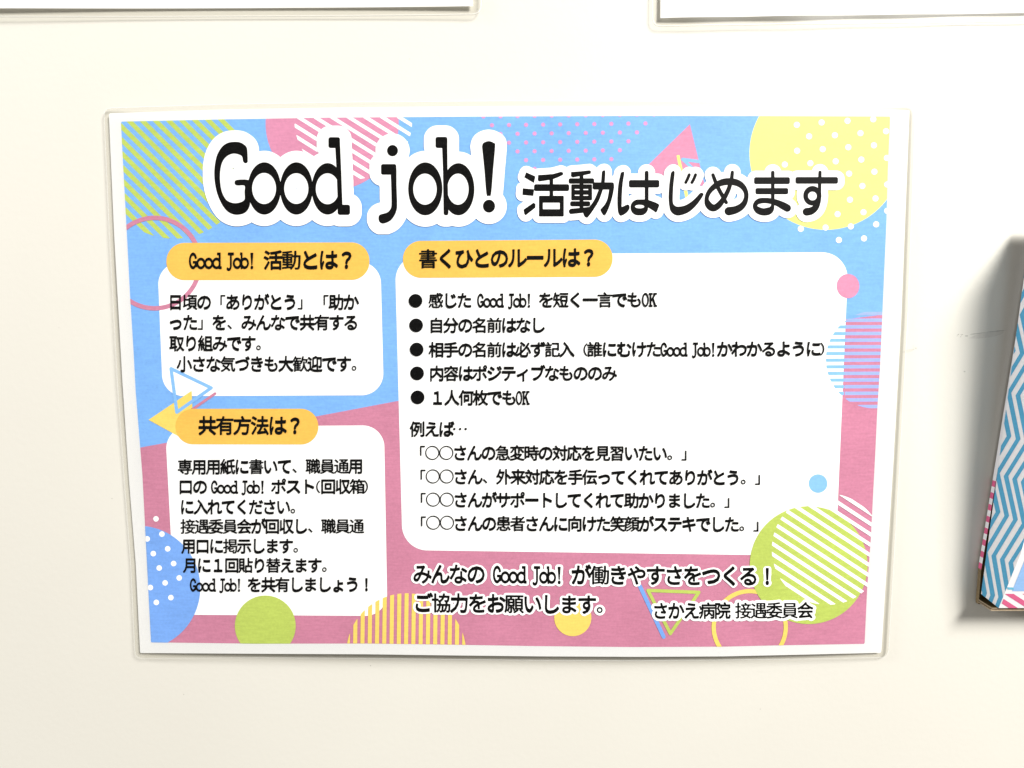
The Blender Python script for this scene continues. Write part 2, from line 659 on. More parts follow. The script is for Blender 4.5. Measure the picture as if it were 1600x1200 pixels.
shape('dot_pattern', M_WHITE, 6, lambda X, Y: union_circles(X, Y, [(1100 + x / 4, 150 + y / 4) for x, y in WD], 4.7), (1215, 175, 1402, 385), .8)
# lower part
shape('striped_circle', M_LILAC, 4, lambda X, Y: np.maximum(np.maximum(circ(X, Y, 1366.5, 562, 76), bands(X, Y, 0.004, 1, 500.3 + 5.4, 10.38, 5.2, range(-2, 16))), 1318.5 - X - (Y - 560) * -.03), (1310, 480, 1400, 645), .8)
shape('printed_ring', M_GOLD, 12, lambda X, Y: np.abs(circ(X, Y, 1171.5, 980, 56.3)) - 3.3, (1105, 914, 1238, 1016), .8)
shape('line_accent', M_BLUE3, 12, lambda X, Y: seg_dist(X, Y, 1000, 916, 1037, 995)[0] - 3.1, (990, 908, 1048, 1003), .7)


def tri_line(X, Y, P, w):
    D = np.full(X.shape, 1e9)
    for i in range(3):
        D = np.minimum(D, seg_dist(X, Y, *P[i], *P[(i + 1) % 3])[0] - w / 2)
    return D


shape('printed_triangle', M_GREEN, 13, lambda X, Y: np.abs(poly_sdf(X, Y, [(1012.5, 922.5), (1092, 925.5), (1047.5, 990)])) - 2.6, (1000, 910, 1105, 1000), .7)
shape('printed_circle', M_GOLD, 12, lambda X, Y: circ(X, Y, 895, 965, 29), (860, 930, 930, 1000))


# white text panels
PANELS = [([(246, 410), (594.5, 409), (599.8, 617.5), (254.5, 619)], 34),
          ([(617, 398), (1326, 394), (1305.5, 869), (629, 859.5)], 40),
          ([(258, 667), (600, 664.5), (605.5, 962.5), (273.5, 960.5)], 34)]
PILLS = [[(260, 379.5), (577, 378.6), (577.5, 437.4), (260, 437.8)],
         [(629.3, 376.5), (957, 374), (957.3, 432.5), (629.8, 434.3)],
         [(274, 638.7), (497.3, 638.6), (497.5, 694.6), (274.5, 694.2)]]
panels = []
for (P, r), Q in zip(PANELS, PILLS):
    bx = (min(p[0] for p in P) - 4, min(p[1] for p in P) - 4, max(p[0] for p in P) + 4, max(p[1] for p in P) + 4)
    pn = shape('text_panel', M_WHITE, 7, lambda X, Y: round_poly(X, Y, P, r), bx, 2)
    bx = (Q[0][0] - 4, min(Q[0][1], Q[1][1]) - 4, Q[2][0] + 4, Q[2][1] + 5)
    shape('heading_banner', M_ORANGE, 12, lambda X, Y: round_poly(X, Y, Q, 28.5 if Q is not PILLS[2] else 27.5), bx, 1, pn)
    panels.append(pn)

shape('printed_ring', M_PINK, 9, lambda X, Y: np.abs(circ(X, Y, 241.5, 411, 70.7)) - 3.5, (180, 332, 322, 490), .8)
shape('printed_triangle', M_GOLD, 9, lambda X, Y: poly_sdf(X, Y, [(232, 656), (299.5, 610.5), (303, 695)]), (226, 604, 310, 700))
shape('line_accent', M_PINK, 9, lambda X, Y: seg_dist(X, Y, 336, 615, 300, 640)[0] - 2.1, (294, 608, 342, 646), .7)
shape('printed_triangle', M_BLUE2, 10, lambda X, Y: np.abs(poly_sdf(X, Y, [(267.2, 576), (330, 606), (276.3, 644)])) - 2.6, (258, 566, 342, 654), .7)
shape('printed_circle', M_BLUE3, 9, lambda X, Y: circ(X, Y, 216, 918.5, 97), (205, 815, 320, 1012), 1.5)
WD2 = [(375, 43), (412, 138), (320, 168), (448, 230), (358, 260), (485, 322), (395, 350), (520, 412), (432, 443), (340, 472), (468, 535), (377, 565)]
shape('dot_pattern', M_WHITE, 10, lambda X, Y: union_circles(X, Y, [(150 + x / 4, 800 + y / 4) for x, y in WD2], 4.3), (222, 800, 295, 955), .8)
shape('printed_circle', M_GREEN, 10, lambda X, Y: circ(X, Y, 414.5, 978, 47.5), (360, 924, 470, 1012))
shape('striped_circle', M_GOLD, 11, lambda X, Y: np.maximum(circ(X, Y, 634.8, 1020.5, 93.5), bands(X, Y, 1, .012, 634.3 + 12.2 - 11.36, 11.36, 6.3, range(-9, 10))), (538, 922, 732, 1012), .8)
shape('printed_circle', M_PINK2, 9, lambda X, Y: ell(X, Y, 1325, 447, 17.8, 19), (1300, 422, 1350, 472))
shape('striped_circle', M_BLUE2, 9, lambda X, Y: np.maximum(np.maximum(circ(X, Y, 1366.5, 562, 76), bands(X, Y, 0.004, 1, 500.3 + 5.4, 10.38, 5.2, range(-2, 16))), X - (1322.3 - (Y - 500) * .031)), (1285, 480, 1330, 645), .8)
shape('printed_circle', M_BLUE2, 9, lambda X, Y: circ(X, Y, 1278.2, 755.6, 14.6), (1258, 736, 1298, 776))
shape('printed_circle', M_GREEN, 13, lambda X, Y: circ(X, Y, 1263.5, 883, 92), (1168, 786, 1362, 980), 1.5)
shape('stripe_patch', M_WHITE, 14, lambda X, Y: np.maximum(circ(X, Y, 1293, 858, 87), bands(X, Y, -.655, 1, 883.75 - .655 * 1209.25, 16.4, 5.5, range(-12, 2))), (1200, 765, 1362, 955), .8)

# ------------------------------------------------------------------ the title
TS = .5
TX, TY = grid(310, 180, 1325, 366, TS)
TF = np.full(TX.shape, 1e3)
BIG = (TX < 792)


def stamp(x0, y0, x1, y1, ox, oy, sc, fn):
    """adds fn(zoom x, zoom y) to the title field, only over the given zoom box"""
    c0, c1 = int((ox + x0 / sc - 310) / TS) - 4, int((ox + x1 / sc - 310) / TS) + 5
    r0, r1 = int((oy + y0 / sc - 180) / TS) - 4, int((oy + y1 / sc - 180) / TS) + 5
    c0, r0 = max(c0, 0), max(r0, 0)
    XX, YY = (TX[r0:r1, c0:c1] - ox) * sc, (TY[r0:r1, c0:c1] - oy) * sc
    TF[r0:r1, c0:c1] = np.minimum(TF[r0:r1, c0:c1], fn(XX, YY) / sc)


A = (310, 190, 6.4)
B = (560, 190, 6.4)
K = (800, 250, 8.889)
D_ = (960, 250, 8.889)
E_ = (1090, 250, 6.957)


def P_(z, pts, rr=8):
    xs, ys = [p[0] for p in pts], [p[1] for p in pts]
    stamp(min(xs) - 9, min(ys) - 9, max(xs) + 9, max(ys) + 9, *z, lambda X, Y: poly_sdf(X, Y, pts))


def R_(z, x0, y0, x1, y1, r=8):
    stamp(x0, y0, x1, y1, *z, lambda X, Y: rect(X, Y, x0, y0, x1, y1, r))


def S_(z, pts):
    xs, ys = [p[0] for p in pts], [p[1] for p in pts]
    w = max(p[2] for p in pts) + 6
    stamp(min(xs) - w, min(ys) - w, max(xs) + w, max(ys) + w, *z, lambda X, Y: stroke(X, Y, pts))


def O_(z, cx, cy, rx, ry, ix, iy, irx, iry, clip=None):
    def fn(X, Y):
        F = np.maximum(ell(X, Y, cx, cy, rx, ry), -ell(X, Y, ix, iy, irx, iry))
        return F if clip is None else np.maximum(F, clip(X, Y))
    stamp(cx - rx, cy - ry, cx + rx, cy + ry, *z, fn)


def smooth_poly(pts, n=4):
    P = [tuple(p) for p in pts]
    return [tuple(q) for q in spline(P + [P[0]], n)[:-1]]


G_OUT = [(492, 400), (482, 413), (462, 412), (447, 392), (440, 352), (415, 331), (365, 318), (320, 325), (275, 352), (240, 400), (220, 470), (214, 560), (222, 650), (240, 720), (275, 780), (320, 808), (370, 817), (420, 808), (450, 793), (465, 770), (463, 700), (462, 638), (385, 637), (363, 612), (385, 584), (500, 585), (508, 640), (517, 800), (500, 870), (460, 913), (395, 930), (335, 921), (280, 886), (230, 815), (190, 720), (168, 620), (160, 520), (168, 420), (190, 330), (235, 255), (290, 215), (350, 204), (410, 207), (455, 230), (483, 262), (490, 330)]
P_(A, smooth_poly(G_OUT, 3))
O_(A, 659, 668, 164, 260, 657, 668, 121, 157)
O_(A, 980, 668, 162, 260, 979, 669, 122, 155)
O_(A, 1292, 672, 157, 256, 1291, 671, 118, 156, lambda X, Y: X - 1420)
P_(A, [(1369, 235), (1413, 175), (1427, 500), (1440, 860), (1397, 860), (1384, 500)])
R_(A, 1302, 157, 1414, 262, 20)
R_(A, 1394, 832, 1515, 931, 22)
stamp(285, 232, 398, 348, *B, lambda X, Y: ell(X, Y, 341, 290, 53, 55))
R_(B, 228, 426, 377, 529, 18)
P_(B, smooth_poly([(325, 520), (350, 450), (377, 445), (380, 640), (386, 830), (376, 900), (347, 958), (310, 995), (250, 1018), (215, 1005), (203, 973), (212, 935), (265, 918), (300, 902), (325, 868), (333, 820), (330, 650)], 3))
O_(B, 669, 672, 169, 263, 666, 675, 119, 157)
P_(B, [(838, 235), (887, 170), (890, 500), (899, 915), (890, 934), (864, 934), (854, 920), (848, 500)])
R_(B, 773, 154, 888, 262, 20)
O_(B, 1000, 676, 158, 259, 996, 675, 108, 157, lambda X, Y: 862 - X)
P_(B, smooth_poly([(1238, 250), (1250, 215), (1303, 196), (1355, 215), (1366, 250), (1346, 480), (1326, 720), (1305, 738), (1282, 720), (1262, 480)], 3))
stamp(1244, 780, 1368, 910, *B, lambda X, Y: ell(X, Y, 1306, 845, 59, 63))
# second half
P_(K, [(200, 176), (320, 230), (302, 313), (176, 238)])
P_(K, [(154, 397), (303, 411), (292, 494), (150, 480)])
P_(K, [(165, 690), (300, 597), (322, 615), (320, 660), (190, 762), (175, 745)])
P_(K, [(368, 212), (470, 206), (570, 198), (680, 167), (707, 178), (704, 203), (640, 235), (560, 265), (470, 280), (380, 293), (363, 280)])
R_(K, 526, 235, 568, 520, 2)
R_(K, 311, 340, 790, 427, 22)
stamp(370, 500, 720, 782, *K, lambda X, Y: np.maximum(rect(X, Y, 379, 500, 715, 780, 10), -rect(X, Y, 425, 588, 668, 687, 2)))
P_(K, [(825, 170), (960, 160), (1075, 147), (1094, 160), (1088, 186), (985, 210), (845, 238), (824, 222)])
R_(K, 792, 258, 1137, 324, 20)
R_(K, 943, 200, 987, 695, 2)
stamp(822, 336, 1112, 558, *K, lambda X, Y: np.maximum(rect(X, Y, 828, 342, 1108, 555, 10), -np.minimum(np.minimum(rect(X, Y, 867, 397, 943, 422), rect(X, Y, 985, 397, 1064, 422)), np.minimum(rect(X, Y, 867, 477, 943, 501), rect(X, Y, 985, 477, 1064, 501)))))
R_(K, 812, 577, 1083, 639, 22)
P_(K, [(793, 705), (812, 681), (990, 665), (1075, 654), (1072, 700), (985, 729), (815, 747), (797, 730)])
P_(K, smooth_poly([(1253, 165), (1272, 148), (1292, 165), (1282, 320), (1255, 420), (1200, 570), (1120, 700), (1060, 780), (1040, 796), (1010, 777), (997, 715), (1075, 655), (1150, 550), (1205, 420), (1240, 320)], 3))
R_(K, 1125, 314, 1412, 406, 22)
P_(K, smooth_poly([(1355, 400), (1380, 345), (1412, 340), (1408, 420), (1375, 565), (1330, 690), (1295, 757), (1270, 760), (1235, 700), (1240, 680), (1290, 622), (1330, 540)], 3))
P_(D_, smooth_poly([(93, 180), (113, 168), (133, 180), (112, 320), (100, 480), (98, 600), (102, 655), (180, 622), (205, 642), (203, 680), (165, 730), (100, 768), (70, 755), (52, 690), (47, 540), (60, 340)], 3))
R_(D_, 206, 282, 620, 377, 22)
R_(D_, 426, 154, 470, 600, 20)
stamp(225, 545, 470, 770, *D_, lambda X, Y: np.maximum(rect(X, Y, 230, 552, 464, 764, 100), -ell(X, Y, 351, 646, 69, 29)))
P_(D_, smooth_poly([(345, 552), (430, 552), (500, 568), (612, 615), (606, 665), (580, 723), (555, 708), (470, 655), (400, 620)], 3))
P_(D_, smooth_poly([(790, 180), (815, 155), (833, 180), (815, 350), (807, 540), (815, 610), (850, 645), (900, 651), (980, 635), (1060, 590), (1130, 530), (1190, 465), (1217, 461), (1232, 485), (1150, 610), (1060, 700), (980, 745), (890, 767), (830, 751), (785, 705), (768, 640), (758, 520), (768, 340)], 3))
S_(D_, [(1039, 205, 17), (1015, 265, 17), (991, 312, 16)])
S_(D_, [(1127, 205, 17), (1103, 265, 17), (1077, 312, 17)])
S_(E_, [(167, 162, 15), (213, 280, 18), (265, 380, 18), (312, 462, 15)])
S_(E_, [(378, 132, 14), (368, 210, 17), (338, 315, 20), (290, 410, 23), (238, 482, 30), (190, 518, 33), (150, 515, 36), (115, 480, 32), (99, 430, 20), (113, 370, 21), (155, 312, 25), (220, 263, 30), (290, 238, 34), (370, 235, 34), (440, 252, 32), (492, 290, 27), (524, 345, 22), (529, 400, 21), (512, 460, 26), (470, 510, 33), (410, 542, 38), (340, 556, 43)])
R_(E_, 618, 190, 1000, 258, 16)
R_(E_, 633, 308, 982, 369, 16)
R_(E_, 802, 120, 833, 470, 14)
S_(E_, [(817, 400, 14), (817, 490, 14), (800, 535, 27), (768, 556, 37), (715, 564, 36), (662, 548, 34), (627, 512, 22), (633, 474, 22), (672, 446, 27), (735, 440, 26), (803, 448, 28), (870, 468, 31), (935, 500, 37), (975, 522, 37)])
R_(E_, 1068, 188, 1523, 254, 16)
S_(E_, [(1331, 132, 14), (1327, 260, 15), (1325, 400, 15), (1316, 460, 18), (1282, 518, 30), (1235, 553, 37), (1185, 563, 39)])
O_(E_, 1248, 388, 95, 103, 1249, 391, 51, 51)

TBx = int((793 - 310) / TS)
title = Faces()
title.field(TF - np.where(TX < 800, .25, .5), 310, 180, TS, 22, 0, 4)
R_OUT = 18.0
gA = grow(np.where(TX < 800, TF, 1e3), 18.2, TS)
gB = grow(np.where(TX >= 800, TF, 1e3), 10.6, TS)
to = Faces()
to.field(np.minimum(gA, gB), 310, 180, TS, 18, 0, 6)
t_out = to.build('title_outline', M_WHITE, poster)
title.build('title_lettering', M_BLACKB, t_out)

# ------------------------------------------------------------------ small lettering
RES = 60
GLYPHS = {}


def font_outline(ch):
    cu = bpy.data.curves.new('glyph', 'FONT')
    cu.body = ch
    cu.resolution_u = 3
    o = bpy.data.objects.new('glyph', cu)
    C.objects.link(o)
    bpy.context.view_layer.update()
    me = o.to_mesh()
    co = np.array([v.co[:2] for v in me.vertices])
    cnt = {}
    for p in me.polygons:
        vs = list(p.vertices)
        for i in range(len(vs)):
            e = (vs[i], vs[(i + 1) % len(vs)])
            k = (min(e), max(e))
            cnt[k] = cnt.get(k, 0) + 1
    segs = np.array([[co[a], co[b]] for (a, b), n in cnt.items() if n == 1])
    o.to_mesh_clear()
    bpy.data.objects.remove(o)
    bpy.data.curves.remove(cu)
    return segs


GX, GY = np.meshgrid(np.linspace(-.12, 1.12, RES + 1), np.linspace(-.12, 1.12, RES + 1))


def seg_field(segs, sx, sy):
    ax, ay, bx, by = segs[:, 0, 0], segs[:, 0, 1], segs[:, 1, 0], segs[:, 1, 1]
    P = GX.ravel()[:, None]
    Q = GY.ravel()[:, None]
    dx, dy = (bx - ax) / sx, (by - ay) / sy
    L = dx * dx + dy * dy + 1e-12
    t = np.clip(((P - ax) / sx * dx + (Q - ay) / sy * dy) / L, 0, 1)
    D = np.sqrt((((P - ax) / sx - t * dx) ** 2 + ((Q - ay) / sy - t * dy) ** 2).min(1))
    with np.errstate(divide='ignore', invalid='ignore'):
        cr = ((ay > Q) != (by > Q)) & (P < (bx - ax) * (Q - ay) / (by - ay) + ax)
    ins = cr.sum(1) % 2 == 1
    return np.where(ins, -D, D).reshape(GX.shape)


KANA = set('のありがとうかったをみんなですさきもるくひルールはポジティブめしいスト下にけわよれてだえばむずじサーテキつごお。、「」（）！？ょィ１')
TWEAK = {'？': .0, '！': .0}


def glyph(ch):
    """field of a full-width glyph in its unit cell, y down; stems thin, bars thick"""
    if ch in GLYPHS:
        return GLYPHS[ch]
    segs = font_outline(ch)
    s = segs.copy()
    s[:, :, 1] = 0.86 - s[:, :, 1]
    cy = .5
    if ch in '？！':
        x0, x1 = s[:, :, 0].min(), s[:, :, 0].max()
        s[:, :, 0] = (s[:, :, 0] - (x0 + x1) / 2) * 1.15 + .5
        y0, y1 = s[:, :, 1].min(), s[:, :, 1].max()
        s[:, :, 1] = (s[:, :, 1] - (y0 + y1) / 2) * 1.1 + .5
    elif ch in '「」。、':
        pass
    elif ch in '（）':
        x0, x1 = s[:, :, 0].min(), s[:, :, 0].max()
        s[:, :, 0] += (.78 if ch == '（' else .22) - (x0 + x1) / 2
        y0, y1 = s[:, :, 1].min(), s[:, :, 1].max()
        s[:, :, 1] = (s[:, :, 1] - (y0 + y1) / 2) * .9 + .5
    else:
        k = 1.13 if ch in KANA else 1.09
        x0, x1 = s[:, :, 0].min(), s[:, :, 0].max()
        y0, y1 = s[:, :, 1].min(), s[:, :, 1].max()
        s = (s - [.5, .5]) * k + [.5, .5]
    W0 = seg_field(s, 1, 1) < 0
    bars = int(max((np.diff(W0.astype(int), axis=0) == 1).sum(0).max(), 1))
    if ch in '「」。、（）':
        F = seg_field(s, .012, .016) - 1
    elif ch in KANA:
        F = seg_field(s, .016, .054 if bars < 4 else .040) - 1
    else:
        ty = {1: .052, 2: .052, 3: .047, 4: .038, 5: .029, 6: .021}.get(bars, .014)
        F = seg_field(s, .016 if bars < 4 else .020, ty) - 1
    W = seg_field(s, 1, 1)
    GLYPHS[ch] = (F, W)
    return GLYPHS[ch]


def latin(ch):
    """narrow slab letters in a unit cell, y down, cap height 0.08..0.92"""
    key = 'L' + ch
    if key in GLYPHS:
        return GLYPHS[key]
    X, Y = GX, GY
    n = np.minimum
    x = np.maximum

    def ring(cx, cy, rx, ry, tx, ty):
        return x(ell(X, Y, cx, cy, rx, ry), -ell(X, Y, cx, cy, rx - tx, ry - ty))
    if ch == 'G':
        F = x(ring(.5, .5, .5, .43, .2, .12), -rect(X, Y, .62, .34, 1.2, .55))
        F = n(F, rect(X, Y, .74, .22, .9, .37, .02))
        F = n(n(F, rect(X, Y, .5, .53, .98, .62, .02)), rect(X, Y, .82, .53, .97, .82, .02))
    elif ch in 'od':
        F = ring(.5, .64, .52, .29, .2, .105)
        if ch == 'd':
            F = n(x(F, X - .86), n(rect(X, Y, .78, .08, .97, .92, .01), n(rect(X, Y, .58, .08, .95, .18, .02), rect(X, Y, .86, .82, 1.12, .93, .02))))
    elif ch == 'b':
        F = x(ring(.5, .64, .54, .29, .2, .105), .1 - X)
        F = n(F, n(rect(X, Y, .0, .08, .19, .93, .01), rect(X, Y, -.16, .08, .17, .18, .02)))
    elif ch == 'J':
        F = n(rect(X, Y, .28, .08, 1.04, .19, .02), rect(X, Y, .56, .1, .76, .82, .01))
        F = n(F, stroke(X, Y, [(.66, .76, .09), (.62, .88, .08), (.48, .965, .06), (.3, .97, .055), (.18, .93, .06)]))
    elif ch == '!':
        F = n(poly_sdf(X, Y, [(.28, .1), (.62, .1), (.51, .72), (.40, .72)]), ell(X, Y, .455, .87, .16, .075))
    elif ch == 'O':
        F = ring(.5, .5, .46, .43, .17, .10)
    elif ch == 'K':
        F = n(rect(X, Y, .12, .08, .30, .92, .01), n(rect(X, Y, .0, .83, .46, .92), rect(X, Y, .0, .08, .46, .17)))
        F = n(F, n(poly_sdf(X, Y, [(.78, .08), (1.02, .08), (.42, .56), (.22, .56)]), poly_sdf(X, Y, [(.42, .42), (.62, .38), (1.02, .92), (.78, .92)])))
        F = n(F, n(rect(X, Y, .62, .08, 1.08, .16), rect(X, Y, .7, .84, 1.1, .92)))
    GLYPHS[key] = (F - .022, F)
    return GLYPHS[key]


class Text:
    def __init__(s, layer, outline=0.0, olayer=0):
        s.f, s.o, s.layer, s.out, s.ol = Faces(), Faces(), layer, outline, olayer
        s.k = 0

    def put(s, gl, cx, cy, w, h, slope):
        F, W = gl
        s.k ^= 1

        def place(G, fc, layer):
            r = contour(G, 3)
            if r is None:
                return
            pos, loops, tot = r
            u = pos / RES * 1.24 - .12 - .5
            q = np.stack([cx + u[:, 0] * w, cy + u[:, 1] * h + u[:, 0] * w * slope], 1)
            fc.add3(on_sheet(q, layer * STEP), loops, tot)
        place(F, s.f, s.layer + s.k * .7)
        if s.out:
            return cx, cy, w, h
        return None

    def run(s, txt, x0, x1, ya, yb, em, lat=False):
        n = len(txt)
        p = (x1 - x0) / n
        sl = (yb - ya) / (x1 - x0)
        for i, ch in enumerate(txt):
            cx = x0 + p * (i + .5)
            cy = ya + (cx - x0) * sl
            if ch == ' ':
                continue
            if lat:
                s.put(latin(ch), cx, cy, p * (1.06 if ch in 'od' else 1.0), em, sl)
            else:
                s.put(glyph(ch), cx, cy, p, em, sl)

    def disc(s, cx, cy, r):
        X, Y = grid(cx - r - 2, cy - r - 2, cx + r + 2, cy + r + 2, .5)
        s.f.field(circ(X, Y, cx, cy, r), cx - r - 2, cy - r - 2, .5, s.layer, 0, 4)

    def ring(s, cx, cy, r, t):
        X, Y = grid(cx - r - 2, cy - r - 2, cx + r + 2, cy + r + 2, .4)
        s.f.field(np.abs(circ(X, Y, cx, cy, r)) - t / 2, cx - r - 2, cy - r - 2, .4, s.layer, 0, 1)

    def build(s, name, parent, mat=None):
        return s.f.build(name, mat or M_BLACK, parent)


# headings on the orange banners
t = Text(24)
t.run('Good', 295.5, 344.5, 407.5, 407.3, 29, True)
t.run('Job!', 353, 400, 407.3, 407, 29, True)
t.run('活動とは？', 412.5, 556, 407, 406.5, 29)
t.build('heading_lettering', panels[0])
t = Text(24)
t.run('書くひとのルールは？', 655, 934, 405, 402.5, 29)
t.build('heading_lettering', panels[1])
t = Text(24)
t.run('共有方法は？', 310.3, 474.7, 665.6, 665.4, 28)
t.build('heading_lettering', panels[2])

# body of the first panel
t = Text(24)
t.run('日頃の「ありがとう」', 263, 487, 472.5, 472.5, 23.5)
t.run('「助か', 491, 560, 472.5, 472.5, 23.5)
t.run('った」を、みんなで共有する', 263, 560, 504.3, 504.3, 23.5)
t.run('取り組みです。', 265, 422, 537, 537, 23.5)
t.run('小さな気づきも大歓迎です。', 276.7, 571.5, 569.3, 569, 23.5)
t.build('body_lettering', panels[0])

# body of the right panel
t = Text(24)
for cx, cy in ((649.2, 470), (650.2, 508.3), (651, 546), (651.7, 583.3), (652.5, 620.8)):
    t.disc(cx, cy, 10.7)
t.run('感じた', 670, 737, 470, 469.8, 23)
t.run('Good', 746, 786, 469.7, 469.5, 25, True)
t.run('Job!', 793, 832, 469.5, 469.3, 25, True)
t.run('を短く一言でも', 842, 1003, 469.3, 468.7, 23)
t.run('OK', 1003, 1025.5, 468.6, 468.5, 25, True)
t.run('自分の名前はなし', 670.5, 852, 508.8, 508.4, 23)
t.run('相手の名前は必ず記入（', 670.5, 920, 547, 546.4, 23)
t.run('誰にむけた', 918, 1033, 546.4, 546.2, 23)
t.run('Good', 1032.5, 1073, 546.2, 546, 25, True)
t.run('Job!', 1080.5, 1120, 546, 546, 25, True)
t.run('かわかるように', 1120.5, 1283, 546, 545.3, 23)
t.run('）', 1280, 1303, 545.3, 545.2, 23)
t.run('内容はポジティブなもののみ', 671.3, 963.8, 584, 583.5, 23)
t.run('１人何枚でも', 672.5, 807, 622, 621.8, 23)
t.run('OK', 806, 826.5, 621.8, 621.7, 25, True)
t.run('例えば', 641, 709, 671, 671, 23)
for x in (710, 719, 727.7):
    t.disc(x, 670.3, 1.9)
QL = [(707.5, 675.6, 697.5, 'さんの急変時の対応を見習いたい。」', 707.9, 1087, 708, 709),
      (744.3, 676.4, 698, 'さん、外来対応を手伝ってくれてありがとう。」', 708.8, 1202, 745.3, 747),
      (780.5, 676.8, 698.3, 'さんがサポートしてくれて助かりました。」', 708.8, 1154, 781.5, 783),
      (816.6, 677, 698.6, 'さんの患者さんに向けた笑顔がステキでした。」', 708.9, 1199.5, 818.3, 820)]
for cy, c1, c2, s_, x0, x1, ya, yb in QL:
    t.run('「', c1 - 33.5, c1 - 11, ya, ya, 23)
    t.ring(c1, cy, 10.2, 1.6)
    t.ring(c2, cy, 10.2, 1.6)
    t.run(s_, x0, x1, ya, yb, 23)
t.build('body_lettering', panels[1])

# body of the lower left panel
t = Text(24)
t.run('専用用紙に書いて、職員通用', 278, 567.2, 730, 728.7, 23)
t.run('口の', 279, 324, 761, 761, 22.5)
t.run('Good', 330, 370.5, 761, 761, 23.5, True)
t.run('Job!', 376.5, 415.5, 761, 760.8, 23.5, True)
t.run('ポスト', 424, 493, 760.8, 760.6, 22.5)
t.run('（', 480, 502, 760.6, 760.6, 22.5)
t.run('回収箱', 501.5, 570, 760.6, 760.4, 22.5)
t.run('）', 567, 589.5, 760.4, 760.4, 22.5)
t.run('に入れてください。', 281.7, 475, 792.5, 792.5, 22.5)
t.run('接遇委員会が回収し、職員通', 282.7, 568.6, 823, 822.5, 22.5)
t.run('用口に掲示します。', 284, 479.6, 853.7, 853.7, 22.5)
t.run('月に１回貼り替えます。', 286.7, 524.3, 883.7, 883.9, 22.5)
t.run('Good', 297, 336, 914, 914, 23.5, True)
t.run('Job!', 342, 378.5, 914, 914, 23.5, True)
t.run('を共有しましょう！', 386.6, 583.6, 914, 913.7, 22.5)
t.build('body_lettering', panels[2])


# closing lines with a white outline
def outlined(runs, box, radius, name_o, name_l):
    x0, y0, x1, y1 = box
    st = .6
    X, Y = grid(x0, y0, x1, y1, st)
    F = np.full(X.shape, 1e3)
    t = Text(24)
    for txt, a, b, ya, yb, em, lat in runs:
        t.run(txt, a, b, ya, yb, em, lat)
        n = len(txt)
        p = (b - a) / n
        for i, ch in enumerate(txt):
            G = (latin(ch) if lat else glyph(ch))[1]
            cx = a + p * (i + .5)
            cy = ya + (cx - a) * (yb - ya) / (b - a)
            c0, c1 = max(int((cx - p * .62 - x0) / st), 0), int((cx + p * .62 - x0) / st) + 1
            r0, r1 = max(int((cy - em * .62 - y0) / st), 0), int((cy + em * .62 - y0) / st) + 1
            u = ((X[r0:r1, c0:c1] - cx) / p + .62) / 1.24 * RES
            v = ((Y[r0:r1, c0:c1] - cy) / em + .62) / 1.24 * RES
            u, v = np.clip(u, 0, RES - 1e-3), np.clip(v, 0, RES - 1e-3)
            iu, iv = u.astype(int), v.astype(int)
            fu, fv = u - iu, v - iv
            S = (G[iv, iu] * (1 - fu) * (1 - fv) + G[iv, iu + 1] * fu * (1 - fv) + G[iv + 1, iu] * (1 - fu) * fv + G[iv + 1, iu + 1] * fu * fv) * em
            F[r0:r1, c0:c1] = np.minimum(F[r0:r1, c0:c1], S)
    g = grow(F, radius, st)
    f = Faces()
    f.field(g, x0, y0, st, 19, 0, 5)
    o = f.build(name_o, M_WHITE, poster)
    t.build(name_l, o)


outlined([('みんなの', 646, 758, 897.3, 897.8, 29, False), ('Good', 770.5, 821, 897.6, 898, 31, True), ('Job!', 831, 880.5, 898, 898.6, 31, True),
          ('が働きやすさをつくる！', 893.4, 1213.5, 898.8, 901, 29, False),
          ('ご協力をお願いします。', 646.7, 960, 942.3, 945.8, 28.5, False)], (634, 872, 1226, 972), 4.2, 'closing_outline', 'closing_lettering')
outlined([('さかえ病院', 1020, 1141, 955, 954.6, 24.5, False), ('接遇委員会', 1149.5, 1270.5, 954.6, 954, 24.5, False)], (1008, 934, 1284, 976), 4.7, 'signature_outline', 'signature_lettering')


# laminate film over the poster: front skin, back skin and the cut edge
def film_from(FPTS, radius, surf, name, parent, front, back, smooth_step=4):
    xs, ys = [p[0] for p in FPTS], [p[1] for p in FPTS]
    x0, y0 = min(xs) - 8, min(ys) - 8
    X, Y = grid(x0, y0, max(xs) + 8, max(ys) + 8, smooth_step)
    # round only the four corners
    F = poly_sdf(X, Y, FPTS)
    r = contour(F, 6)
    pos, loops, tot = r
    pos = pos * smooth_step + [x0, y0]
    fc = Faces()
    fc.add3(surf(pos, front), loops, tot)
    fc.add3(surf(pos, back), loops, tot, 1)
    o = fc.build(name, [M_FILM, M_FILMB], parent, True)
    # cut edge strip
    n = len(FPTS)
    E = []
    for i in range(n):
        a, b = np.array(FPTS[i]), np.array(FPTS[(i + 1) % n])
        k = max(1, int(np.linalg.norm(b - a) / 12))
        for q in range(k):
            E.append(a + (b - a) * q / k)
    E = np.array(E)
    c = E.mean(0)
    nxt, prv = np.roll(E, -1, 0), np.roll(E, 1, 0)
    tg = nxt - prv
    tg /= np.linalg.norm(tg, axis=1)[:, None]
    nr = np.stack([tg[:, 1], -tg[:, 0]], 1)
    rings = [surf(E - nr * .7, front + 1e-5), surf(E - nr * .2, front + 4e-5), surf(E + nr * .35, front - 3e-5), surf(E + nr * .35, back - 1e-5)]
    V = np.concatenate(rings)
    m_ = len(E)
    Fs = []
    for j in range(len(rings) - 1):
        for i in range(m_):
            a, b = j * m_ + i, j * m_ + (i + 1) % m_
            Fs.append((a, b, b + m_, a + m_))
    poly_mesh('film_edge', V, Fs, M_RIM, None, o, True)
    return o


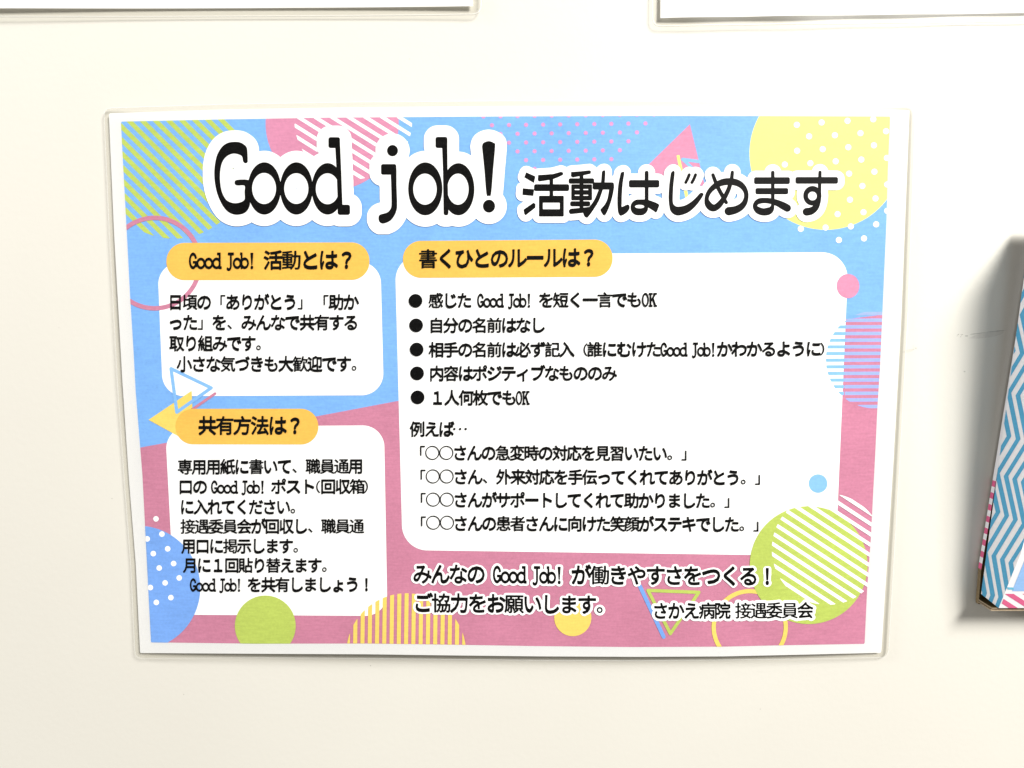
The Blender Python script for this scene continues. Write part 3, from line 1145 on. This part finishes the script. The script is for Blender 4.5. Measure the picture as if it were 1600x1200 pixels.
def round_corners(P, idx, r, n=5):
    out = []
    for i, p in enumerate(P):
        if i not in idx:
            out.append(p)
            continue
        p = np.array(p, float)
        a = np.array(P[i - 1], float)
        b = np.array(P[(i + 1) % len(P)], float)
        u = (a - p) / np.linalg.norm(a - p)
        v = (b - p) / np.linalg.norm(b - p)
        for k in range(n + 1):
            w = k / n
            q0 = p + u * r
            q1 = p + v * r
            out.append(tuple((1 - w) ** 2 * q0 + 2 * w * (1 - w) * p + w * w * q1))
    return out


FILMR = round_corners(FILM, (0, 6, 9, 18), 12)
film_from(FILMR, 8, on_sheet, 'laminate_film', poster, 40 * STEP, -8 * STEP)


# ------------------------------------------------------------------ the two sheets above
def top_sheet(label, paper_px, corner_side, lift_fn, margin=0.003):
    """an A4 laminated sheet whose lower edge runs through two layout points"""
    (xa, ya), (xb, yb) = paper_px
    A3, B3 = at_depth([(xa, ya)], .003)[0], at_depth([(xb, yb)], .003)[0]
    ex = (B3 - A3)
    ex[1] = 0
    ex /= np.linalg.norm(ex)
    ez = np.array([-ex[2], 0, ex[0]])
    org = A3 if corner_side == 'left' else B3 - ex * .297
    root = thing('laminated_sheet', label, 'sheet', (0, 0, 0), 'laminated sheets hung above the poster')

    def surf(u, lift):
        u = np.asarray(u, float)
        P = org + u[:, :1] * ex + u[:, 1:2] * ez
        P[:, 1] = -(lift_fn(u[:, 0], u[:, 1]) + lift)
        return P
    nx, nz = 60, 42
    U = [(i / nx * .297, j / nz * .21) for j in range(nz + 1) for i in range(nx + 1)]
    Fc = [(j * (nx + 1) + i, j * (nx + 1) + i + 1, (j + 1) * (nx + 1) + i + 1, (j + 1) * (nx + 1) + i) for j in range(nz) for i in range(nx)]
    poly_mesh('paper', surf(U, 0), Fc, M_SHEET, None, root, True)
    mg = margin
    O = [(-mg, -mg), (.297 + mg, -mg), (.297 + mg, .21 + mg), (-mg, .21 + mg)]
    O = round_corners(O, (0, 1, 2, 3), .0035)[::-1]
    # film skins
    g = .0012
    nx2, nz2 = 66, 46
    X, Y = grid(-mg - g, -mg - g, .297 + mg + g, .21 + mg + g, .0035)
    F = poly_sdf(X, Y, O)
    pos, loops, tot = contour(F, 2)
    pos = pos * .0035 + [-mg - g, -mg - g]
    fc = Faces()
    fc.add3(surf(pos, .0003), loops, tot)
    fc.add3(surf(pos, -.00012), loops, tot, 1)
    o = fc.build('laminate_film', [M_FILM, M_FILMB], root, True)
    E = []
    n = len(O)
    for i in range(n):
        a, b = np.array(O[i]), np.array(O[(i + 1) % n])
        k = max(1, int(np.linalg.norm(b - a) / .003))
        for q in range(k):
            E.append(a + (b - a) * q / k)
    E = np.array(E)
    tg = np.roll(E, -1, 0) - np.roll(E, 1, 0)
    tg /= np.linalg.norm(tg, axis=1)[:, None]
    nr = np.stack([-tg[:, 1], tg[:, 0]], 1)
    rings = [surf(E - nr * .0003, .00031), surf(E - nr * .0001, .00037), surf(E + nr * .00012, .00027), surf(E + nr * .00012, -.00013)]
    V = np.concatenate(rings)
    m_ = len(E)
    Fs = [(j * m_ + i, j * m_ + (i + 1) % m_, (j + 1) * m_ + (i + 1) % m_, (j + 1) * m_ + i) for j in range(3) for i in range(m_)]
    poly_mesh('film_edge', V, Fs, M_RIM, None, o, True)
    return root


top_sheet('white laminated sheet cut off at the upper left, its rounded lower right corner in view', ((0, 11), (739, 7.5)), 'right',
          lambda u, v: .0008 + .0011 * np.exp(-((u - .11) / .05) ** 2) * np.exp(-np.clip(v, 0, 1) / .05) + .0010 * np.exp(-(np.clip(.297 - u, 0, 1)) / .03) * np.exp(-np.clip(v, 0, 1) / .03))
top_sheet('white laminated sheet cut off at the upper right, its rounded lower left corner in view', ((1033, 26), (1600, 17)), 'left',
          lambda u, v: .0007 + .0011 * np.exp(-((u - .03) / .07) ** 2) * np.exp(-np.clip(v, 0, 1) / .05) + .0002 * np.sin(u * 160))

# ------------------------------------------------------------------ the wrapped box
M_BOXW = ink('wrap_white', (0.84, 0.83, 0.84), 0.03, .5)
M_BOXB = ink('wrap_blue', (0.10, 0.38, 0.60), 0.06, .5)
M_BOXP = ink('wrap_pink', (0.68, 0.13, 0.26), 0.06, .5)
M_BOXS = ink('wrap_sky', (0.30, 0.50, 0.82), 0.05, .5)
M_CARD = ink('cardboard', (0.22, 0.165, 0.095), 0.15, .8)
M_CARDD = ink('cardboard_inner_shade', (0.05, 0.034, 0.012), 0.15, .8)  # cardboard darkened in its colour to paint the shade inside the box
M_CARDL = ink('cardboard_cut', (0.36, 0.28, 0.19), 0.25, .8)
M_TAPE = ink('tape_cyan', (0.16, 0.48, 0.66), 0.05, .3)

p1 = at_depth([(1533, 928)], .0030)[0]
p2 = at_depth([(1560.5, 950)], .0118)[0]
p3 = at_depth([(1611, 352)], .0060)[0]
nS = np.cross(p2 - p1, p3 - p1)
nS /= np.linalg.norm(nS)
if nS[0] > 0:
    nS = -nS                                   # faces left
# front top corner lies on the same plane, further off the wall
dirF = np.cross(nS, np.array([0, 0, 1.0]))
dirF /= np.linalg.norm(dirF)
if dirF[1] > 0:
    dirF = -dirF
pm = on_plane([(1595.5, 863)], p1, nS)[0]
p4 = p3 + dirF * (.037 - .006) / abs(dirF[1])
p4[2] = p3[2]
WBOX = .155
box = thing('wrapped_box', 'cardboard box wrapped in blue and white zigzag paper, cut off by the right side', 'box', tuple(np.array([p1[0] + .07, 0, p1[2]])))


def bpoly(name, V, F, mats, mi=None, parent=box):
    o = poly_mesh(name, V, F, mats, mi, parent)
    return o


def slab(name, quad, n, th, mats, parent=box, front_mi=0, side_mi=0):
    """quad (4 points, seen from outside) with thickness th inwards along -n"""
    Q = np.array(quad)
    R = Q - n * th
    V = np.concatenate([Q, R])
    F = [(0, 1, 2, 3), (7, 6, 5, 4)] + [(i, i + 4, (i + 1) % 4 + 4, (i + 1) % 4) for i in range(4)]
    return poly_mesh(name, V, F, mats, [front_mi] + [side_mi] * 5, parent)


def prism(name, loop, n, th, mats, parent):
    Q = np.array(loop)
    k = len(Q)
    V = np.concatenate([Q, Q - n * th])
    F = [tuple(range(k)), tuple(range(2 * k - 1, k - 1, -1))] + [(i, i + k, (i + 1) % k + k, (i + 1) % k) for i in range(k)]
    return poly_mesh(name, V, F, mats, [0] + [1] * (k + 1), parent)


side = prism('side_panel', [p1, p2, pm, p4, p3], nS, .0006, [M_BOXW, M_CARD], box)


# zigzag print on the side panel
def clip_half(P, a, b, c):
    out = []
    n = len(P)
    for i in range(n):
        p, q = P[i], P[(i + 1) % n]
        dp, dq = a * p[0] + b * p[1] + c, a * q[0] + b * q[1] + c
        if dp >= 0: out.append(p)
        if (dp >= 0) != (dq >= 0):
            t_ = dp / (dp - dq)
            out.append((p[0] + (q[0] - p[0]) * t_, p[1] + (q[1] - p[1]) * t_))
    return out


def clip_convex(P, Q):
    c = np.mean(Q, 0)
    n = len(Q)
    for i in range(n):
        (ax, ay), (bx, by) = Q[i], Q[(i + 1) % n]
        a, b = -(by - ay), bx - ax
        k = -(a * ax + b * ay)
        if a * c[0] + b * c[1] + k < 0:
            a, b, k = -a, -b, -k
        P = clip_half(P, a, b, k)
        if len(P) < 3:
            return []
    return P


def project(P):
    d = np.asarray(P) - CAM
    z = d @ FWD
    return np.stack([800 + FPX * (d @ RIGHT) / z, 600 - FPX * (d @ UP) / z], 1)


faceQ = [tuple(q) for q in project([p1, p2, pm, p4, p3])]
V, F = [], []
CHAIN = [(1618.0, 14.0, 364, 4), (1632.5, 14.0, 428, 4), (1597.0, 14.0, 492, 4), (1611.5, 14.0, 556, 4), (1576.5, 14.1, 614, 4), (1591, 14.3, 686, 4.5),
         (1558.6, 13.4, 739.5, 4.5), (1573.2, 13.6, 806, 6), (1539.5, 13.3, 863, 5.5), (1551.2, 12.6, 930, 3), (1530, 12.5, 985, 3)]
for k in range(-8, 14):
    for (xa, da, ya, ea), (xb, db, yb, eb) in zip(CHAIN[:-1], CHAIN[1:]):
        a = (xa + da * k, ya + ea * k)
        b = (xb + db * k, yb + eb * k)
        h = 3.65
        P = clip_convex([(a[0] - h, a[1]), (a[0] + h, a[1]), (b[0] + h, b[1]), (b[0] - h, b[1])], faceQ)
        if len(P) < 3:
            continue
        Q = on_plane(P, p1, nS) + nS * 6e-5
        F.append(list(range(len(V), len(V) + len(P)))[::-1])
        V += [tuple(q) for q in Q]
poly_mesh('zigzag_print', V, F, M_BOXB, None, side)

# front panel: a lower face that slopes outwards and the upright face above it
rt = np.array([WBOX, 0, 0.0])
exv = np.array([1.0, 0, 0])


def face_frame(a, b):
    n = np.cross(rt, b - a)
    n /= np.linalg.norm(n)
    return (n if n[1] < 0 else -n), (b - a) / np.linalg.norm(b - a), np.linalg.norm(b - a)


nF, upv, Hl = face_frame(p2, pm)
nU, upu, Hu = face_frame(pm, p4)
T_ = .0006
Vf = [p2, p2 + rt, pm + rt, pm, p4 + rt, p4]
Vb = [v - (nF if i < 2 else nU) * T_ for i, v in enumerate(Vf)]
fr = poly_mesh('front_panel', Vf + Vb, [(0, 1, 2, 3), (3, 2, 4, 5), (9, 8, 7, 6), (11, 10, 8, 9), (0, 6, 7, 1), (5, 4, 10, 11), (0, 3, 9, 6), (3, 5, 11, 9), (1, 7, 8, 2), (2, 8, 10, 4)],
               [M_BOXW, M_CARD], [0, 0] + [1] * 8, box)


def fp(u, v, lift=6e-5):
    return tuple(p2 + exv * u + upv * v + nF * lift)


def fu(u, v, lift=6e-5):
    return tuple(pm + exv * u + upu * v + nU * lift)


vL = .0078
poly_mesh('blue_note', [fp(.0024, vL), fp(WBOX - .006, vL), fp(WBOX - .006, Hl), fp(.0024, Hl), fu(WBOX - .006, Hu - .012), fu(.0024, Hu - .012)], [(0, 1, 2, 3), (3, 2, 4, 5)], M_BOXS, None, fr)
V, F = [], []
per, wd, hh = .0067, .0034, .0066
for k in range(-4, 26):
    a = .0 + k * per
    sl = 1.6
    P = [(a, hh), (a + wd, hh), (a + wd + hh * sl, 0.0), (a + hh * sl, 0.0)]
    P = clip_convex(P, [(0.0004, 0), (WBOX, 0), (WBOX, hh), (0.0004, hh)])
    if len(P) < 3:
        continue
    F.append(list(range(len(V), len(V) + len(P))))
    V += [fp(u, v) for u, v in P]
poly_mesh('pink_stripe_print', V, F, M_BOXP, None, fr)
ta = on_plane([(1573, 917.5), (1584, 918), (1584, 921.5), (1575, 921.2)], p2 + nF * 1e-4, nF)
poly_mesh('tape_piece', [tuple(q) for q in ta], [(0, 1, 2, 3)], M_TAPE, None, fr)

# back panel with its striped edge, bottom flap, right side, lid
zb, zt = p1[2] - .0048, p3[2]
bl_b = at_depth([(1529, 944)], .0028)[0]
bl_m = at_depth([(1533.2, 890)], .0028)[0]
bl_t = at_depth([(1556, 752)], .0028)[0]
bl_tt = at_depth([(1621, 352)], .0028)[0]
V, F, mi = [], [], []
edge = []
for k in range(0, 5):
    edge.append(bl_b + (bl_m - bl_b) * k / 4)
nst = 15
for k in range(1, nst + 1):
    edge.append(bl_m + (bl_t - bl_m) * k / nst)
edge.append(bl_tt)
edge = np.array(edge)
for i, e in enumerate(edge):
    V += [tuple(e), (e[0], -.0008, e[2]), (p1[0] + WBOX, -.0028, e[2]), (p1[0] + WBOX, -.0008, e[2])]
for i in range(len(edge) - 1):
    a, b = 4 * i, 4 * i + 4
    m_ = 0 if i < 4 else (1 if (i % 2 == 0) else 2)
    if i == len(edge) - 2:
        m_ = 2
    F += [(a, b, b + 1, a + 1), (a, a + 2, b + 2, b), (a + 1, b + 1, b + 3, a + 3)]
    mi += [m_, 3, 0]
F += [(0, 1, 3, 2)]
mi += [0]
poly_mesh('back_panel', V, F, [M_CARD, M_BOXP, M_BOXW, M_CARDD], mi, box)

# bottom flap of corrugated board: two liners and a wavy core at the cut side
zf0, zf1 = at_depth([(1530, 944.5)], .003)[0][2], at_depth([(1530, 950)], .003)[0][2]
xl = at_depth([(1530, 948)], .004)[0][0]


def bx(V, F, x0, x1, y0, y1, z0, z1):
    n0 = len(V)
    V += [(x0, y0, z0), (x1, y0, z0), (x1, y1, z0), (x0, y1, z0), (x0, y0, z1), (x1, y0, z1), (x1, y1, z1), (x0, y1, z1)]
    F += [tuple(n0 + q for q in f) for f in ((0, 3, 2, 1), (4, 5, 6, 7), (0, 1, 5, 4), (1, 2, 6, 5), (2, 3, 7, 6), (3, 0, 4, 7))]


V, F = [], []
yf = -.0114
z_top = p2[2] - .0001
z_bot = z_top - .0012
bx(V, F, xl, xl + WBOX, yf, -.0030, z_bot, z_bot + .0003)
bx(V, F, xl + .0002, xl + WBOX, yf, -.0030, z_top - .0003, z_top)
n0 = len(V)
N = 28
for i in range(N + 1):
    y = -.0031 + (yf + .0002 + .0031) * i / N
    z = z_bot + .0006 + .00028 * math.sin(i * 1.57)
    V += [(xl + .0002, y, z - .00006), (xl + .0002, y, z + .00006), (xl + .02, y, z + .00006), (xl + .02, y, z - .00006)]
for i in range(N):
    a = n0 + 4 * i
    F += [(a, a + 1, a + 5, a + 4), (a + 1, a + 2, a + 6, a + 5), (a + 3, a, a + 4, a + 7)]
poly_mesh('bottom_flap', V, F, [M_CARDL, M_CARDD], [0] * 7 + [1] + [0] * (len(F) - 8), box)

prism('side_panel', [p2 + rt, p1 + rt, p3 + rt, p4 + rt, pm + rt], np.array([1.0, 0, 0]), .0006, [M_BOXW, M_CARD], box)
slab('lid', [p3 + [0, 0, .0008], p4 + [0, 0, .0008], p4 + rt + [0, 0, .0008], p3 + rt + [0, 0, .0008]], np.array([0, 0, 1.0]), .0006, [M_BOXW, M_CARD], box, 0, 1)
